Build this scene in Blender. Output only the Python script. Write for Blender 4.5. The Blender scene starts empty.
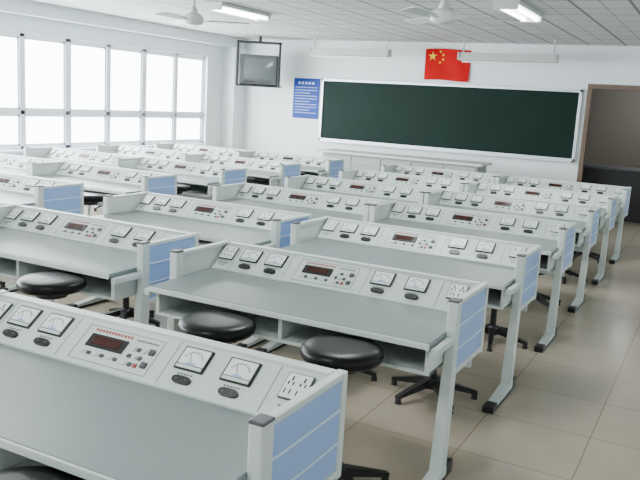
import bpy, bmesh, math
from mathutils import Vector, Matrix
D=bpy.data; S=bpy.context.scene; COL=S.collection

# ---------------- materials ----------------
def mat(name,col,rough=.5,metal=0,spec=.5,emit=None,es=0,noise=0,nscale=8,coat=0):
    m=D.materials.new(name); m.use_nodes=True; nt=m.node_tree; b=nt.nodes['Principled BSDF']
    b.inputs['Base Color'].default_value=(*col,1); b.inputs['Roughness'].default_value=rough
    b.inputs['Metallic'].default_value=metal; b.inputs['Specular IOR Level'].default_value=spec
    b.inputs['Coat Weight'].default_value=coat
    if emit: b.inputs['Emission Color'].default_value=(*emit,1); b.inputs['Emission Strength'].default_value=es
    if noise:
        tc=nt.nodes.new('ShaderNodeTexCoord'); n=nt.nodes.new('ShaderNodeTexNoise'); n.inputs['Scale'].default_value=nscale
        n.inputs['Detail'].default_value=4
        r=nt.nodes.new('ShaderNodeMixRGB'); r.inputs[1].default_value=(*[c*(1-noise) for c in col],1); r.inputs[2].default_value=(*[min(1,c*(1+noise)) for c in col],1)
        nt.links.new(tc.outputs['Object'],n.inputs['Vector']); nt.links.new(n.outputs['Fac'],r.inputs[0]); nt.links.new(r.outputs[0],b.inputs['Base Color'])
    return m
def tile(name,c1,c2,cm,size,mort,rough,sub=None,bump=.0,spec=.5):
    m=D.materials.new(name); m.use_nodes=True; nt=m.node_tree; b=nt.nodes['Principled BSDF']
    tc=nt.nodes.new('ShaderNodeTexCoord'); br=nt.nodes.new('ShaderNodeTexBrick')
    br.offset=0; br.inputs['Scale'].default_value=1; br.inputs['Brick Width'].default_value=size[0]; br.inputs['Row Height'].default_value=size[1]
    br.inputs['Mortar Size'].default_value=mort; br.inputs['Mortar Smooth'].default_value=.1
    br.inputs['Color1'].default_value=(*c1,1); br.inputs['Color2'].default_value=(*c2,1); br.inputs['Mortar'].default_value=(*cm,1)
    nt.links.new(tc.outputs['Object'],br.inputs['Vector'])
    n=nt.nodes.new('ShaderNodeTexNoise'); n.inputs['Scale'].default_value=3; n.inputs['Detail'].default_value=6
    nt.links.new(tc.outputs['Object'],n.inputs['Vector'])
    mx=nt.nodes.new('ShaderNodeMixRGB'); mx.blend_type='MULTIPLY'; mx.inputs[0].default_value=.35
    nt.links.new(br.outputs['Color'],mx.inputs[1])
    rp=nt.nodes.new('ShaderNodeValToRGB'); rp.color_ramp.elements[0].color=(.7,.7,.7,1); rp.color_ramp.elements[1].color=(1,1,1,1)
    rp.color_ramp.elements[0].position=.3; rp.color_ramp.elements[1].position=.7
    nt.links.new(n.outputs['Fac'],rp.inputs[0]); nt.links.new(rp.outputs[0],mx.inputs[2])
    out=mx.outputs[0]
    if sub:
        w=nt.nodes.new('ShaderNodeTexBrick'); w.offset=0; w.inputs['Scale'].default_value=1
        w.inputs['Brick Width'].default_value=sub[0]; w.inputs['Row Height'].default_value=sub[1]; w.inputs['Mortar Size'].default_value=.014
        w.inputs['Color1'].default_value=(1,1,1,1); w.inputs['Color2'].default_value=(.97,.97,.97,1); w.inputs['Mortar'].default_value=(.62,.62,.62,1)
        nt.links.new(tc.outputs['Object'],w.inputs['Vector'])
        m2=nt.nodes.new('ShaderNodeMixRGB'); m2.blend_type='MULTIPLY'; m2.inputs[0].default_value=1
        nt.links.new(out,m2.inputs[1]); nt.links.new(w.outputs['Color'],m2.inputs[2]); out=m2.outputs[0]
    nt.links.new(out,b.inputs['Base Color']); b.inputs['Roughness'].default_value=rough; b.inputs['Specular IOR Level'].default_value=spec
    return m
WALL=mat('wall_paint',(.80,.85,.87),.85,noise=.02,nscale=2)
CEIL=tile('ceiling_tiles',(.62,.64,.62),(.58,.60,.58),(.26,.27,.27),(.6,.6),.02,.8,sub=(.3,.15))
FLOOR=tile('floor_tiles',(.47,.40,.31),(.44,.375,.29),(.27,.225,.17),(.6,.6),.004,.2,spec=.5)
TOP=mat('table_laminate',(.195,.24,.235),.40,noise=.03,nscale=30)
WHITE=mat('white_steel',(.62,.68,.65),.42)
FACE=mat('console_face',(.58,.66,.62),.4)
BLUE=mat('blue_panel',(.29,.44,.74),.45)
BLUE2=mat('blue_line',(.68,.78,.9),.4)
BLACK=mat('black_plastic',(.008,.008,.009),.35)
VINYL=mat('black_vinyl',(.004,.004,.005),.33,spec=.2)
GLASSW=mat('meter_dial',(.83,.87,.86),.25)
GREYD=mat('dark_grey',(.07,.07,.08),.4)
LCD=mat('display_window',(.05,.012,.010),.15)
LINE=mat('print_grey',(.12,.14,.14),.6)
RED=mat('red_print',(.4,.06,.05),.5)
GREYM=mat('shelf_inner',(.40,.44,.43),.6)  # darker grey than the white steel, for shelf back and bench body
FRAME=mat('window_pvc',(.80,.84,.88),.4)
ALU=mat('aluminium',(.68,.72,.73),.35,metal=.5)
BOARD=mat('chalkboard_green',(.004,.018,.013),.55,noise=.2,nscale=1.5,spec=.12)
FLAG=mat('flag_red',(.50,.006,.008),.8,spec=.1)
YEL=mat('flag_yellow',(.9,.62,.02),.7)
POSTER=mat('poster_blue',(.012,.05,.30),.5,spec=.2)
PTXT=mat('poster_white',(.50,.62,.85),.6)
BROWN=mat('door_frame_brown',(.14,.095,.065),.5)
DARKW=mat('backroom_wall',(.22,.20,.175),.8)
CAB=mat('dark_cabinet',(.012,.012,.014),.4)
TUBE=mat('lamp_tube',(1,1,1),.4,emit=(1,1,1),es=14)
FANW=mat('fan_enamel',(.64,.68,.68),.35)
LAMPG=mat('board_light_enamel',(.52,.55,.52),.45)
TVB=mat('tv_case',(.012,.012,.014),.4); TVS=mat('tv_screen',(.09,.11,.105),.12,spec=.7); TVG=mat('tv_bezel',(.06,.065,.07),.35)

# ---------------- mesh builder ----------------
class MB:
    def __init__(s): s.v=[];s.f=[];s.m=[];s.sm=[];s.mats=[]
    def mi(s,m):
        if m not in s.mats: s.mats.append(m)
        return s.mats.index(m)
    def raw(s,vs,fs,m,smooth=False,T=None):
        o=len(s.v)
        for v in vs:
            v=Vector(v); s.v.append(tuple(T@v if T else v))
        k=s.mi(m)
        for f in fs: s.f.append([i+o for i in f]); s.m.append(k); s.sm.append(smooth)
    def box(s,a,b,m,bev=0,T=None):
        x0,y0,z0=a;x1,y1,z1=b
        vs=[(x0,y0,z0),(x1,y0,z0),(x1,y1,z0),(x0,y1,z0),(x0,y0,z1),(x1,y0,z1),(x1,y1,z1),(x0,y1,z1)]
        fs=[(0,3,2,1),(4,5,6,7),(0,1,5,4),(1,2,6,5),(2,3,7,6),(3,0,4,7)]
        if bev:
            bm=bmesh.new(); V=[bm.verts.new(v) for v in vs]
            for f in fs: bm.faces.new([V[i] for i in f])
            bmesh.ops.bevel(bm,geom=bm.edges[:],offset=bev,segments=2,affect='EDGES',profile=.5)
            bm.verts.index_update()
            vs=[v.co[:] for v in bm.verts]; fs=[[v.index for v in f.verts] for f in bm.faces]; bm.free()
        s.raw(vs,fs,m,False,T)
    def prism(s,prof,x0,x1,m,T=None):
        n=len(prof); vs=[(x0,y,z) for y,z in prof]+[(x1,y,z) for y,z in prof]
        fs=[tuple(range(n))[::-1],tuple(range(n,2*n))]+[(i,(i+1)%n,(i+1)%n+n,i+n) for i in range(n)]
        s.raw(vs,fs,m,False,T)
    def cyl(s,p0,p1,r0,r1,m,n=16,smooth=True):
        p0=Vector(p0);p1=Vector(p1);d=(p1-p0).normalized()
        a=d.orthogonal().normalized();b=d.cross(a)
        vs=[];
        for p,r in((p0,r0),(p1,r1)):
            for i in range(n):
                t=2*math.pi*i/n; vs.append(p+a*r*math.cos(t)+b*r*math.sin(t))
        s.raw(vs,[(i,(i+1)%n,(i+1)%n+n,i+n) for i in range(n)],m,smooth)
        s.raw(vs,[tuple(range(n))[::-1],tuple(range(n,2*n))],m,False)
    def lathe(s,prof,m,c=(0,0),n=28):
        vs=[];k=len(prof)
        for i in range(n):
            t=2*math.pi*i/n
            for r,z in prof: vs.append((c[0]+r*math.cos(t),c[1]+r*math.sin(t),z))
        fs=[]
        for i in range(n):
            j=(i+1)%n
            for q in range(k-1): fs.append((i*k+q,j*k+q,j*k+q+1,i*k+q+1))
        s.raw(vs,fs,m,True)
    def mesh(s,name):
        me=D.meshes.new(name); me.from_pydata(s.v,[],s.f); me.update()
        for m in s.mats: me.materials.append(m)
        for p,k,sm in zip(me.polygons,s.m,s.sm): p.material_index=k; p.use_smooth=sm
        bm=bmesh.new(); bm.from_mesh(me); bmesh.ops.recalc_face_normals(bm,faces=bm.faces[:]); bm.to_mesh(me); bm.free()
        return me
def obj(name,me,loc=(0,0,0),rz=0,parent=None):
    if isinstance(me,MB): me=me.mesh(name+'_mesh')
    o=D.objects.new(name,me); o.location=loc; o.rotation_euler=(0,0,rz); COL.objects.link(o)
    if parent: o.parent=parent
    return o

# ---------------- desk ----------------
W=1.67; ZT=.76
def desk_mesh():
    b=MB()
    b.box((-W+.022,-.79,.735),(-.022,-.02,ZT),TOP,.004)
    b.box((-W+.022,-.797,.728),(-.022,-.786,.757),WHITE,.003)
    z0,z1=.585,.734
    b.box((-W+.03,-.735,z0),(-.03,-.10,z0+.018),WHITE,.003)
    for x in (-W+.03,-W/2-.012,-.054): b.box((x,-.738,z0+.001),(x+.024,-.10,z1),WHITE,.003)
    b.box((-W+.04,-.13,z0+.01),(-.04,-.10,z1),GREYM)
    b.box((-W+.03,-.035,.42),(-.03,-.012,.75),WHITE,.003)
    yf,zf,yb,zb=-.215,.768,-.045,.893
    b.prism([(yf,ZT-.004),(yf,zf),(yb,zb),(-.002,zb+.002),(-.002,.60),(-.05,.60),(-.05,ZT-.004)],-W+.024,-.024,FACE)
    b.box((-W+.024,-.050,zb-.004),(-.024,.002,zb+.009),WHITE,.003)
    sl=Vector((0,yb-yf,zb-zf)); L=sl.length; sv=sl.normalized(); n=Vector((1,0,0)).cross(sv)
    T=Matrix.Identity(4)
    for r,(ux,vv,nn,o) in enumerate(((1,sv.x,n.x,-W+.024),(0,sv.y,n.y,yf),(0,sv.z,n.z,zf))):
        T[r][0]=ux;T[r][1]=vv;T[r][2]=nn;T[r][3]=o
    FW=W-.048
    def fb(t,u0,u1,v0,v1,h,m,bev=0): b.box((t*FW+u0,v0,-.001),(t*FW+u1,v1,h),m,bev,T)
    def dashes(t,u0,u1,v0,v1,m,st=.014):
        u=u0;i=0
        while u+st*.7<u1:
            fb(t,u,u+st*.7,v0,v1,.0012,m); u+=st
    fb(0,.004,.007,.012,L-.012,.0012,LINE); fb(0,FW-.007,FW-.004,.012,L-.012,.0012,LINE)
    for t in (.075,.305,.615,.885): fb(t,-.001,.001,.008,L-.008,.0012,LINE)
    def dial(t):
        fb(t,-.064,.064,.088,.188,.009,BLACK,.003)
        fb(t,-.056,.056,.110,.181,.0105,GLASSW)
        for i in range(9):
            a=math.radians(150-15*i); 
            u=t*FW+.042*math.cos(a); v=.122+.044*math.sin(a)
            b.box((u-.0022,v-.004,.010),(u+.0022,v+.004,.0115),LINE,0,T)
        b.raw([(t*FW-.001,.114,.0115),(t*FW+.002,.114,.0115),(t*FW-.022,.160,.0115),(t*FW-.024,.159,.0115)],[(0,1,2,3)],BLACK,False,T)
        fb(t,-.02,.02,.112,.119,.0115,BLUE)
        fb(t,-.056,.056,.093,.106,.0110,FACE)
        vs=[];N=20
        for z in (0,.010):
            for i in range(N):
                a=2*math.pi*i/N; vs.append((t*FW+.040*math.copysign(abs(math.cos(a))**.6,math.cos(a)),.046+.016*math.copysign(abs(math.sin(a))**.8,math.sin(a)),z))
        b.raw(vs,[tuple(range(N,2*N))]+[(i,(i+1)%N,(i+1)%N+N,i+N) for i in range(N)],BLACK,False,T)
        for k in (-.020,.020): fb(t,k-.005,k+.005,.042,.051,.012,GREYD,.002)
        dashes(t,-.035,.035,.070,.076,LINE)
    for t in (.135,.245,.675,.80): dial(t)
    c=.46
    for a0,a1,v0,v1 in((-.19,.19,.182,.184),(-.19,.19,.020,.022),(-.19,-.188,.02,.184),(.188,.19,.02,.184)): fb(c,a0,a1,v0,v1,.0014,LINE)
    dashes(c,-.15,.05,.160,.171,RED,.016)
    fb(c,-.15,.035,.085,.145,.006,BLACK,.002)
    fb(c,-.125,.010,.097,.133,.0075,LCD)
    for k in range(6): fb(c,-.15+k*.033,-.132+k*.033,.050,.064,.006,GREYD if k%2 else WHITE,.001)
    for k in range(3):
        for q in range(3): fb(c,.065+k*.026,.081+k*.026,.045+q*.034,.061+q*.034,.006,RED if (k==2 and q==0) else (GREYD if (k+q)%2 else WHITE),.001)
    fb(c,.148,.174,.11,.136,.010,GREYD,.004); fb(c,.148,.174,.05,.076,.010,GREYD,.004)
    dashes(c,.062,.17,.158,.166,LINE,.012)
    for t in (.036,.943):
        fb(t,-.050,.050,.078,.184,.012,GREYD,.003)
        fb(t,-.047,.047,.081,.181,.013,GLASSW,.003)
        for q in (-.023,.023):
            fb(t,q-.003,q+.003,.150,.168,.0142,BLACK)
            fb(t,q-.012,q-.0065,.133,.146,.0142,BLACK); fb(t,q+.0065,q+.012,.133,.146,.0142,BLACK)
            fb(t,q-.012,q-.0075,.096,.116,.0142,BLACK); fb(t,q+.0075,q+.012,.096,.116,.0142,BLACK)
        dashes(t,-.035,.035,.050,.057,LINE); dashes(t,-.025,.025,.034,.040,LINE)
    for x,sg in ((0,1),(-W,-1)):
        zt=.905;zb_=.525
        xo=sorted((x+sg*.002,x+sg*.013)); xi=sorted((x-sg*.011,x+sg*.002))
        b.box((xi[0],-.50,zb_+.03),(xi[1],-.03,zt-.02),WHITE)
        b.box((xo[0],-.50,zb_+.03),(xo[1],-.03,zt-.02),BLUE)
        xl=sorted((x+sg*.010,x+sg*.0155))
        for z in (zb_+.125,zb_+.245): b.box((xl[0],-.49,z),(xl[1],-.035,z+.008),BLUE2)
        b.box((x-.018,-.55,zb_),(x+.018,-.0,zb_+.03),WHITE,.004)
        b.box((x-.018,-.55,zt-.022),(x+.018,-.0,zt),WHITE,.004)
        b.box((x-.026,-.555,zb_-.01),(x+.026,-.490,zt+.006),WHITE,.008)
        b.box((x-.027,-.556,zt+.0),(x+.027,-.489,zt+.012),GREYD,.005)
        b.box((x-.020,-.035,zb_-.01),(x+.020,.004,zt+.002),WHITE,.006)
        b.box((x-.018,-.78,.70),(x+.018,-.50,.734),WHITE,.003)
        y0,y1=-.56,-.48; yb0,yb1=-.60,-.53
        vs=[(x-.032,yb0,.04),(x+.032,yb0,.04),(x+.032,yb1,.04),(x-.032,yb1,.04),(x-.024,y0,.56),(x+.024,y0,.56),(x+.024,y1,.56),(x-.024,y1,.56)]
        b.raw(vs,[(0,3,2,1),(4,5,6,7),(0,1,5,4),(1,2,6,5),(2,3,7,6),(3,0,4,7)],WHITE)
        b.prism([(-.98,.012),(-.98,.03),(-.60,.062),(-.46,.062),(-.44,.03),(-.44,.012)],x-.030,x+.030,WHITE)
        b.box((x-.034,-1.0,.0),(x+.034,-.43,.018),BLACK,.004)
        b.box((x-.034,-1.005,.006),(x+.034,-.90,.045),BLACK,.006)
        b.box((x-.034,-.51,.006),(x+.034,-.425,.07),BLACK,.006)
    return b.mesh('lab_desk_mesh')
DM=desk_mesh()
def stool_mesh():
    b=MB()
    b.lathe([(0,.652),(.175,.652),(.188,.662),(.194,.682),(.189,.702),(.172,.714),(.12,.719),(0,.719)],VINYL,n=36)
    b.cyl((0,0,.61),(0,0,.655),.09,.09,BLACK)
    b.cyl((0,0,.30),(0,0,.63),.014,.014,ALU)
    b.cyl((0,0,.08),(0,0,.34),.026,.024,BLACK)
    b.lathe([(.0,.13),(.05,.13),(.055,.10),(.05,.06),(0,.06)],BLACK,n=18)
    for i in range(5):
        a=math.radians(50+72*i); c,s=math.cos(a),math.sin(a)
        T=Matrix.Rotation(a,4,'Z')
        vs=[(.03,-.024,.075),(.03,.024,.075),(.03,.024,.125),(.03,-.024,.125),(.29,-.015,.03),(.29,.015,.03),(.29,.015,.052),(.29,-.015,.052)]
        b.raw(vs,[(0,3,2,1),(4,5,6,7),(0,1,5,4),(1,2,6,5),(2,3,7,6),(3,0,4,7)],BLACK,False,T)
        b.cyl((.275*c,.275*s,0),(.275*c,.275*s,.04),.022,.016,BLACK,12)
    return b.mesh('lab_stool_mesh')
SM=stool_mesh()
P=1.42; Y2=.17
XR={'A':0.0,'B':-1.73,'C':-4.33,'D':-6.05}
for c in 'ABCD':
    for r in range(1,8):
        if c in 'CD' and r<2: continue
        x=XR[c]; y=Y2+(r-2)*P
        if c=='A' and r==2: x=.02
        if r==1: y=-1.53
        if c=='B' and r==2: x=-1.95; y+=.06
        if c=='B' and r==1: x=-1.95
        if c=='B' and r==3: x=-1.84
        obj('lab_desk',DM,(x,y,0))
        sx=(-.385,-1.065); yo=-.938
        if c=='B' and r==2: sx=(-.32,-1.05)
        if c=='A' and r==1: sx=(-.50,-1.15)
        for k,q in enumerate(sx):
            obj('lab_stool',SM,(x+q,y+yo-.012*((r*3+k*5)%3),0),rz=.0 if (c=='A' and r<3) else .7*r+k)

# ---------------- room ----------------
F=10.14; XL=-8.445; XRW=3.0; YB=-5.2; H=3.0; TH=.2
def boxo(name,a,b,m,bev=0):
    k=MB(); k.box(a,b,m,bev); return obj(name,k)
boxo('floor',(XL-TH,YB-TH,-.1),(XRW+TH,F+3.4,0),FLOOR)
boxo('ceiling',(XL-TH,YB-TH,H),(XRW+TH,F+3.4,H+.1),CEIL)
DX0,DX1,DZ=-1.13,.45,2.34
boxo('wall_front',(XL-TH,F,0),(DX0,F+TH,H),WALL); boxo('wall_front',(DX1,F,0),(XRW+TH,F+TH,H),WALL); boxo('wall_front',(DX0,F,DZ),(DX1,F+TH,H),WALL)
WZ0,WZ1=.80,2.55; WY0,WY1=-3.77,9.15
k=MB(); k.box((XL-TH,YB,0),(XL,F,WZ0),WALL); k.box((XL-TH,YB,WZ1),(XL,F,H),WALL); k.box((XL-TH,WY1,WZ0),(XL,F,WZ1),WALL); k.box((XL-TH,YB,WZ0),(XL,WY0,WZ1),WALL); obj('wall_left',k)
boxo('wall_right',(XRW,YB,0),(XRW+TH,F,H),WALL)
boxo('wall_back',(XL-TH,YB-TH,0),(XRW+TH,YB,H),WALL)
boxo('trim_beam',(XL+.001,YB+.01,2.80),(XL+.22,F-.001,H-.001),WALL)
boxo('trim_corner_pilaster',(XL+.001,F-.42,0.001),(XL+.28,F-.001,2.795),WALL)
boxo('baseboard_front',(XL+.3,F-.012,0.001),(DX0-.1,F-.001,.10),ALU)
nw=7; ww=(WY1-WY0)/nw
for i in range(nw):
    y1=WY1-i*ww; y0=y1-ww; k=MB(); xa,xb=XL-.14,XL-.06; f=.055
    k.box((xa,y0,WZ0),(xb,y0+f,WZ1),FRAME,.004); k.box((xa,y1-f,WZ0),(xb,y1,WZ1),FRAME,.004)
    k.box((xa,y0,WZ0),(xb,y1,WZ0+f),FRAME,.004); k.box((xa,y0,WZ1-f),(xb,y1,WZ1),FRAME,.004)
    zt=1.37
    k.box((xa,y0,zt-.035),(xb,y1,zt+.035),FRAME,.004)
    ym=(y0+y1)/2
    k.box((xa+.02,ym-.045,WZ0),(xb,ym+.045,WZ1),FRAME,.004)
    for (a,b2) in ((y0+f,ym-.045),(ym+.045,y1-f)):
        for z0,z1 in ((WZ0+f,zt-.035),(zt+.035,WZ1-f)):
            for q in ((a,z0,a+.03,z1),(b2-.03,z0,b2,z1),(a,z0,b2,z0+.03),(a,z1-.03,b2,z1)):
                k.box((xa+.02,q[0],q[1]),(xb-.02,q[2],q[3]),FRAME)
    obj('window_%d'%(i+1),k)
boxo('trim_window_sill',(XL-.2,WY0,WZ0-.04),(XL+.06,WY1,WZ0-.001),FRAME,.006)
k=MB(); fw=.07
k.box((DX0-.02,F-.03,0),(DX0+fw-.01,F-.002,DZ+.02),BROWN,.005); k.box((DX1-fw+.01,F-.03,0),(DX1+.02,F-.002,DZ+.02),BROWN,.005); k.box((DX0-.02,F-.031,DZ-fw+.01),(DX1+.02,F-.003,DZ+.02),BROWN,.005)
obj('door_1',k)
k=MB(); k.box((DX0+.001,F+.001,0),(DX0+.04,F+TH,DZ-.001),BROWN); k.box((DX1-.04,F+.001,0),(DX1-.001,F+TH,DZ-.001),BROWN); k.box((DX0+.04,F+.001,DZ-.04),(DX1-.04,F+TH,DZ-.001),BROWN)
obj('trim_door_jamb',k)
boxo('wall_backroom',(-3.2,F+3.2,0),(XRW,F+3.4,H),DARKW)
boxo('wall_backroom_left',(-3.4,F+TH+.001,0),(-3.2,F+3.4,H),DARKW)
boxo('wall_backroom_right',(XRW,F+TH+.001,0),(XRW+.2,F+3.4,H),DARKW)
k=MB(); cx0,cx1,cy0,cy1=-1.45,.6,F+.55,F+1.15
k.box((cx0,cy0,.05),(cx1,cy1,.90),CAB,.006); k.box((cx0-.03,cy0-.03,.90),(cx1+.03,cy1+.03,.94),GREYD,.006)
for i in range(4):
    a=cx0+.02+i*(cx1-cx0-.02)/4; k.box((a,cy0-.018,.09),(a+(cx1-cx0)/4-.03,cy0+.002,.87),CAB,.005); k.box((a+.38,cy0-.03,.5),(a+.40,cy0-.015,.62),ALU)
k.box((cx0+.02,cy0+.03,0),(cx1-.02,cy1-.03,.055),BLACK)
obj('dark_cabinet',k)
# ---------------- chalkboard ----------------
k=MB(); a,b_,z0,z1=-6.30,-1.22,1.015,2.255
k.box((a+.03,F-.035,z0+.03),(b_-.03,F-.005,z1-.03),BOARD)
for q in ((a,z0,a+.05,z1),(b_-.05,z0,b_,z1),(a,z1-.05,b_,z1),(a,z0,b_,z0+.05)):
    k.box((q[0],F-.055,q[1]),(q[2],F-.002,q[3]),ALU,.004)
k.box((a+.05,F-.12,z0-.02),(b_-.05,F-.002,z0+.005),ALU,.004)
obj('chalkboard',k)
# flag
k=MB(); fx0,fx1,fz0,fz1=-4.13,-3.26,2.31,2.88
def wav(u,v): return F-.03-.012*math.sin(u*9+v*2)
nx,nz=24,8; vs=[];fs=[]
def fp(u,v,d=0):
    x=fx0+(fx1-fx0)*u; z=fz0+(fz1-fz0)*v+.012*math.sin(u*5)
    return (x,wav(u,v)-d,z)
for j in range(nz+1):
    for i in range(nx+1): vs.append(fp(i/nx,j/nz))
for j in range(nz):
    for i in range(nx): p=j*(nx+1)+i; fs.append((p,p+1,p+nx+2,p+nx+1))
k.raw(vs,fs,FLAG,True)
def star(cu,cv,r,rot):
    vs=[fp(cu/30,cv/20,.006)]
    for i in range(10):
        rr=r if i%2==0 else r*.382; t=rot+math.pi/2+i*math.pi/5
        vs.append(fp((cu+rr*math.cos(t))/30,(cv+rr*math.sin(t))/20,.006))
    k.raw(vs,[(0,1+i,1+(i+1)%10) for i in range(10)],YEL)
star(5,15,3,0)
for cu,cv in((10,18),(12,16),(12,13),(10,11)): star(cu,cv,1,math.atan2(15-cv,5-cu)-math.pi/2)
obj('national_flag',k)
# poster
k=MB(); px0,px1,pz0,pz1=-6.96,-6.36,1.43,2.24
k.box((px0,F-.018,pz0),(px1,F-.003,pz1),POSTER,.003)
for q in range(5): 
    k.box((px0+.11+q*.08,F-.020,pz1-.12),(px0+.16+q*.08,F-.017,pz1-.07),PTXT)
for r in range(10):
    z=pz1-.19-r*.057; e=px1-.05-(.16 if r%3==2 else 0)
    x=px0+.05
    while x<e: k.box((x,F-.020,z),(x+.020,F-.017,z+.016),PTXT); x+=.032
obj('wall_poster',k)
# TV in hanging frame
tv=D.objects.new('hanging_television',None); COL.objects.link(tv); tv.location=(-7.40,9.48,0.03); tv.rotation_euler=(0,0,.42)
k=MB(); w=.42; zb,zt=1.98,2.86
for x in (-w,w):
    k.box((x-.022,-.20,zb),(x+.022,-.16,zt),TVB,.004)
    k.box((x-.018,-.20,zb),(x+.018,.20,zb+.03),TVB,.004)
    k.box((x-.018,-.20,zt-.03),(x+.018,.02,zt),TVB,.004)
k.box((-w,-.20,zt-.03),(w,-.16,zt),TVB,.004)
k.box((-w,-.20,zb),(w,.20,zb+.03),TVB,.004)
k.cyl((0,-.05,zt-.02),(0,-.05,H-.031),.03,.03,TVB)
k.box((-.03,-.18,zt-.04),(.03,.02,zt-.005),TVB); k.box((-w,-.02,zt-.035),(w,.02,zt-.005),TVB); obj('bracket',k,parent=tv)
k=MB(); k.box((-.38,-.18,zb+.032),(.38,.0,zb+.62),TVB,.02)
vs=[(-.34,0,zb+.05),(.34,0,zb+.05),(.34,0,zb+.58),(-.34,0,zb+.58),(-.2,.22,zb+.12),(.2,.22,zb+.12),(.2,.22,zb+.48),(-.2,.22,zb+.48)]
k.raw(vs,[(0,1,5,4),(1,2,6,5),(2,3,7,6),(3,0,4,7),(4,5,6,7)],TVB)
k.box((-.365,-.194,zb+.045),(.365,-.178,zb+.61),TVG,.008)
n=10; vs=[];fs=[]
for j in range(n+1):
    for i in range(n+1):
        u=i/n*2-1;v=j/n*2-1; vs.append((u*.29,-.196-.018*(1-u*u)*(1-v*v),zb+.35+v*.20))
for j in range(n):
    for i in range(n): p=j*(n+1)+i; fs.append((p,p+1,p+n+2,p+n+1))
k.raw(vs,fs,TVS,True)
k.box((-.30,-.202,zb+.075),(-.05,-.192,zb+.105),TVB,.002)
for i in range(5): k.box((.05+i*.045,-.202,zb+.08),(.075+i*.045,-.192,zb+.10),TVB,.002)
obj('television',k,parent=tv)
# teacher bench
k=MB(); x0,x1,y0,y1=-5.5,-2.42,8.55,9.2
k.box((x0,y0,.89),(x1,y1,.93),WHITE,.006)
k.box((x0+.08,y0+.08,.10),(x1-.08,y1-.05,.89),GREYM,.004)
k.box((x0+.12,y0+.12,0),(x1-.12,y1-.09,.10),GREYD)
m_=5
for i in range(m_):
    a=x0+.10+i*(x1-x0-.2)/m_; k.box((a+.01,y0+.064,.14),(a+(x1-x0-.2)/m_-.01,y0+.082,.86),GREYM,.004); k.box((a+.25,y0+.05,.76),(a+.37,y0+.066,.775),ALU)
obj('teacher_bench',k)
def boardlight(x,z,w):
    k=MB(); k.prism([(-.09,0),(.09,0),(.06,.13),(-.06,.13)],-w/2,w/2,LAMPG)
    k.box((-w/2-.01,-.092,-.002),(-w/2+.01,.092,.13),LAMPG); k.box((w/2-.01,-.092,-.002),(w/2+.01,.092,.13),LAMPG)
    k.cyl((-w/2+.05,0,-.02),(w/2-.05,0,-.02),.018,.018,GLASSW)
    for q in (-w/2+.06,w/2-.06): k.cyl((q,0,.12),(q,0,H-z),.014,.014,LAMPG,8)
    obj('board_light',k,(x,9.3,z))
boardlight(-5.33,2.66,1.6); boardlight(-2.38,2.64,1.65)
def lamp(x,y,on=60):
    e=D.objects.new('ceiling_lamp',None); COL.objects.link(e); e.location=(x,y,0)
    k=MB(); k.box((-.15,-.62,H-.05),(.15,.62,H-.002),FANW,.006)
    for q in (-.08,.08): k.cyl((q,-.58,H-.075),(q,.58,H-.075),.018,.018,TUBE,12)
    for yy in (-.6,.6): k.box((-.13,yy-.02,H-.1),(.13,yy+.02,H-.045),FANW,.004)
    obj('fixture',k,parent=e)
    l=D.lights.new('tube_light','AREA'); l.shape='RECTANGLE'; l.size=.25; l.size_y=1.1; l.energy=on; l.color=(.96,1,.99)
    o=D.objects.new('tube_light',l); COL.objects.link(o); o.parent=e; o.location=(0,0,H-.11)
for x in (-5.12,-1.24):
    for y in (5.3,1.2,-2.9): lamp(x,y,46)  # front pair is in view; rows behind are unseen, added for illumination
lamp(-.3,F+1.9,24)  # added lamp, out of view, brightens the room behind the doorway
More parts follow.
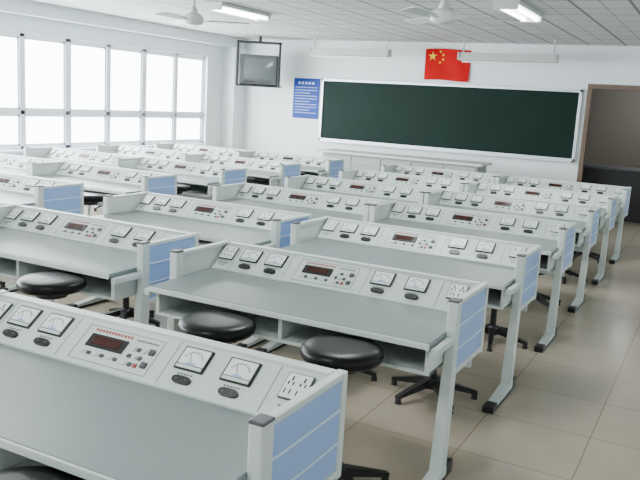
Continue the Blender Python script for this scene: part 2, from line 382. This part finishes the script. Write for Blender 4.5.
def fan(x,y,z,rot):
    k=MB()
    k.lathe([(0,.075),(.06,.075),(.10,.05),(.115,.01),(.11,-.03),(.07,-.055),(0,-.06)],FANW,n=24)
    k.cyl((0,0,.06),(0,0,H-z-.06),.014,.014,FANW,10)
    k.lathe([(0,H-z-.001),(.07,H-z-.001),(.05,H-z-.06),(0,H-z-.09)],FANW,n=16)
    k.lathe([(.0,.17),(.02,.16),(.045,.10),(.045,.075),(0,.07)],FANW,n=16)
    for i in range(3):
        T=Matrix.Rotation(rot+i*2*math.pi/3,4,'Z')@Matrix.Rotation(math.radians(12),4,'X')
        k.box((.10,-.02,-.012),(.22,.02,-.004),ALU,0,T)
        vs=[(.18,-.05,-.004),(.18,.05,-.004),(.60,.075,-.004),(.63,.03,-.004),(.63,-.04,-.004),(.60,-.065,-.004)]
        vs+=[(a,b,c+.005) for a,b,c in vs]
        k.raw(vs,[(5,4,3,2,1,0),(6,7,8,9,10,11)]+[(i2,(i2+1)%6,(i2+1)%6+6,i2+6) for i2 in range(6)],FANW,False,T)
    obj('ceiling_fan',k,(x,y,z))
fan(-4.41,3.36,2.62,.55); fan(-1.31,2.9,2.60,.35)
fan(-4.41,-1.2,2.62,.2); fan(-1.31,-1.4,2.60,.9)
# ---------------- light ----------------
w=D.worlds.new('World'); S.world=w; w.use_nodes=True; bg=w.node_tree.nodes['Background']
bg.inputs[0].default_value=(.92,.96,1,1); bg.inputs[1].default_value=14
l=D.lights.new('daylight','AREA'); l.shape='RECTANGLE'; l.size=13.4; l.size_y=2.6; l.energy=2200; l.color=(.90,.965,1)
o=D.objects.new('daylight',l); COL.objects.link(o)
o.matrix_world=Matrix.Translation((XL-.9,2.7,2.1))@Matrix(((0,0,-1,0),(1,0,0,0),(0,-1,0,0),(0,0,0,1))).to_4x4()
# ---------------- camera ----------------
yaw,pi,r=.477,.181,.059
fwd=Vector((-math.sin(yaw)*math.cos(pi),math.cos(yaw)*math.cos(pi),-math.sin(pi))); rt=Vector((math.cos(yaw),math.sin(yaw),0)); up=rt.cross(fwd)
R=rt*math.cos(r)+up*math.sin(r); U=-rt*math.sin(r)+up*math.cos(r)
M=Matrix((( R.x,U.x,-fwd.x,1.053),(R.y,U.y,-fwd.y,-3.797),(R.z,U.z,-fwd.z,1.812),(0,0,0,1)))
cam=D.cameras.new('camera'); cam.sensor_width=36; cam.lens=761.5*36/640; cam.clip_start=.05
co=D.objects.new('camera',cam); COL.objects.link(co); co.matrix_world=M; S.camera=co
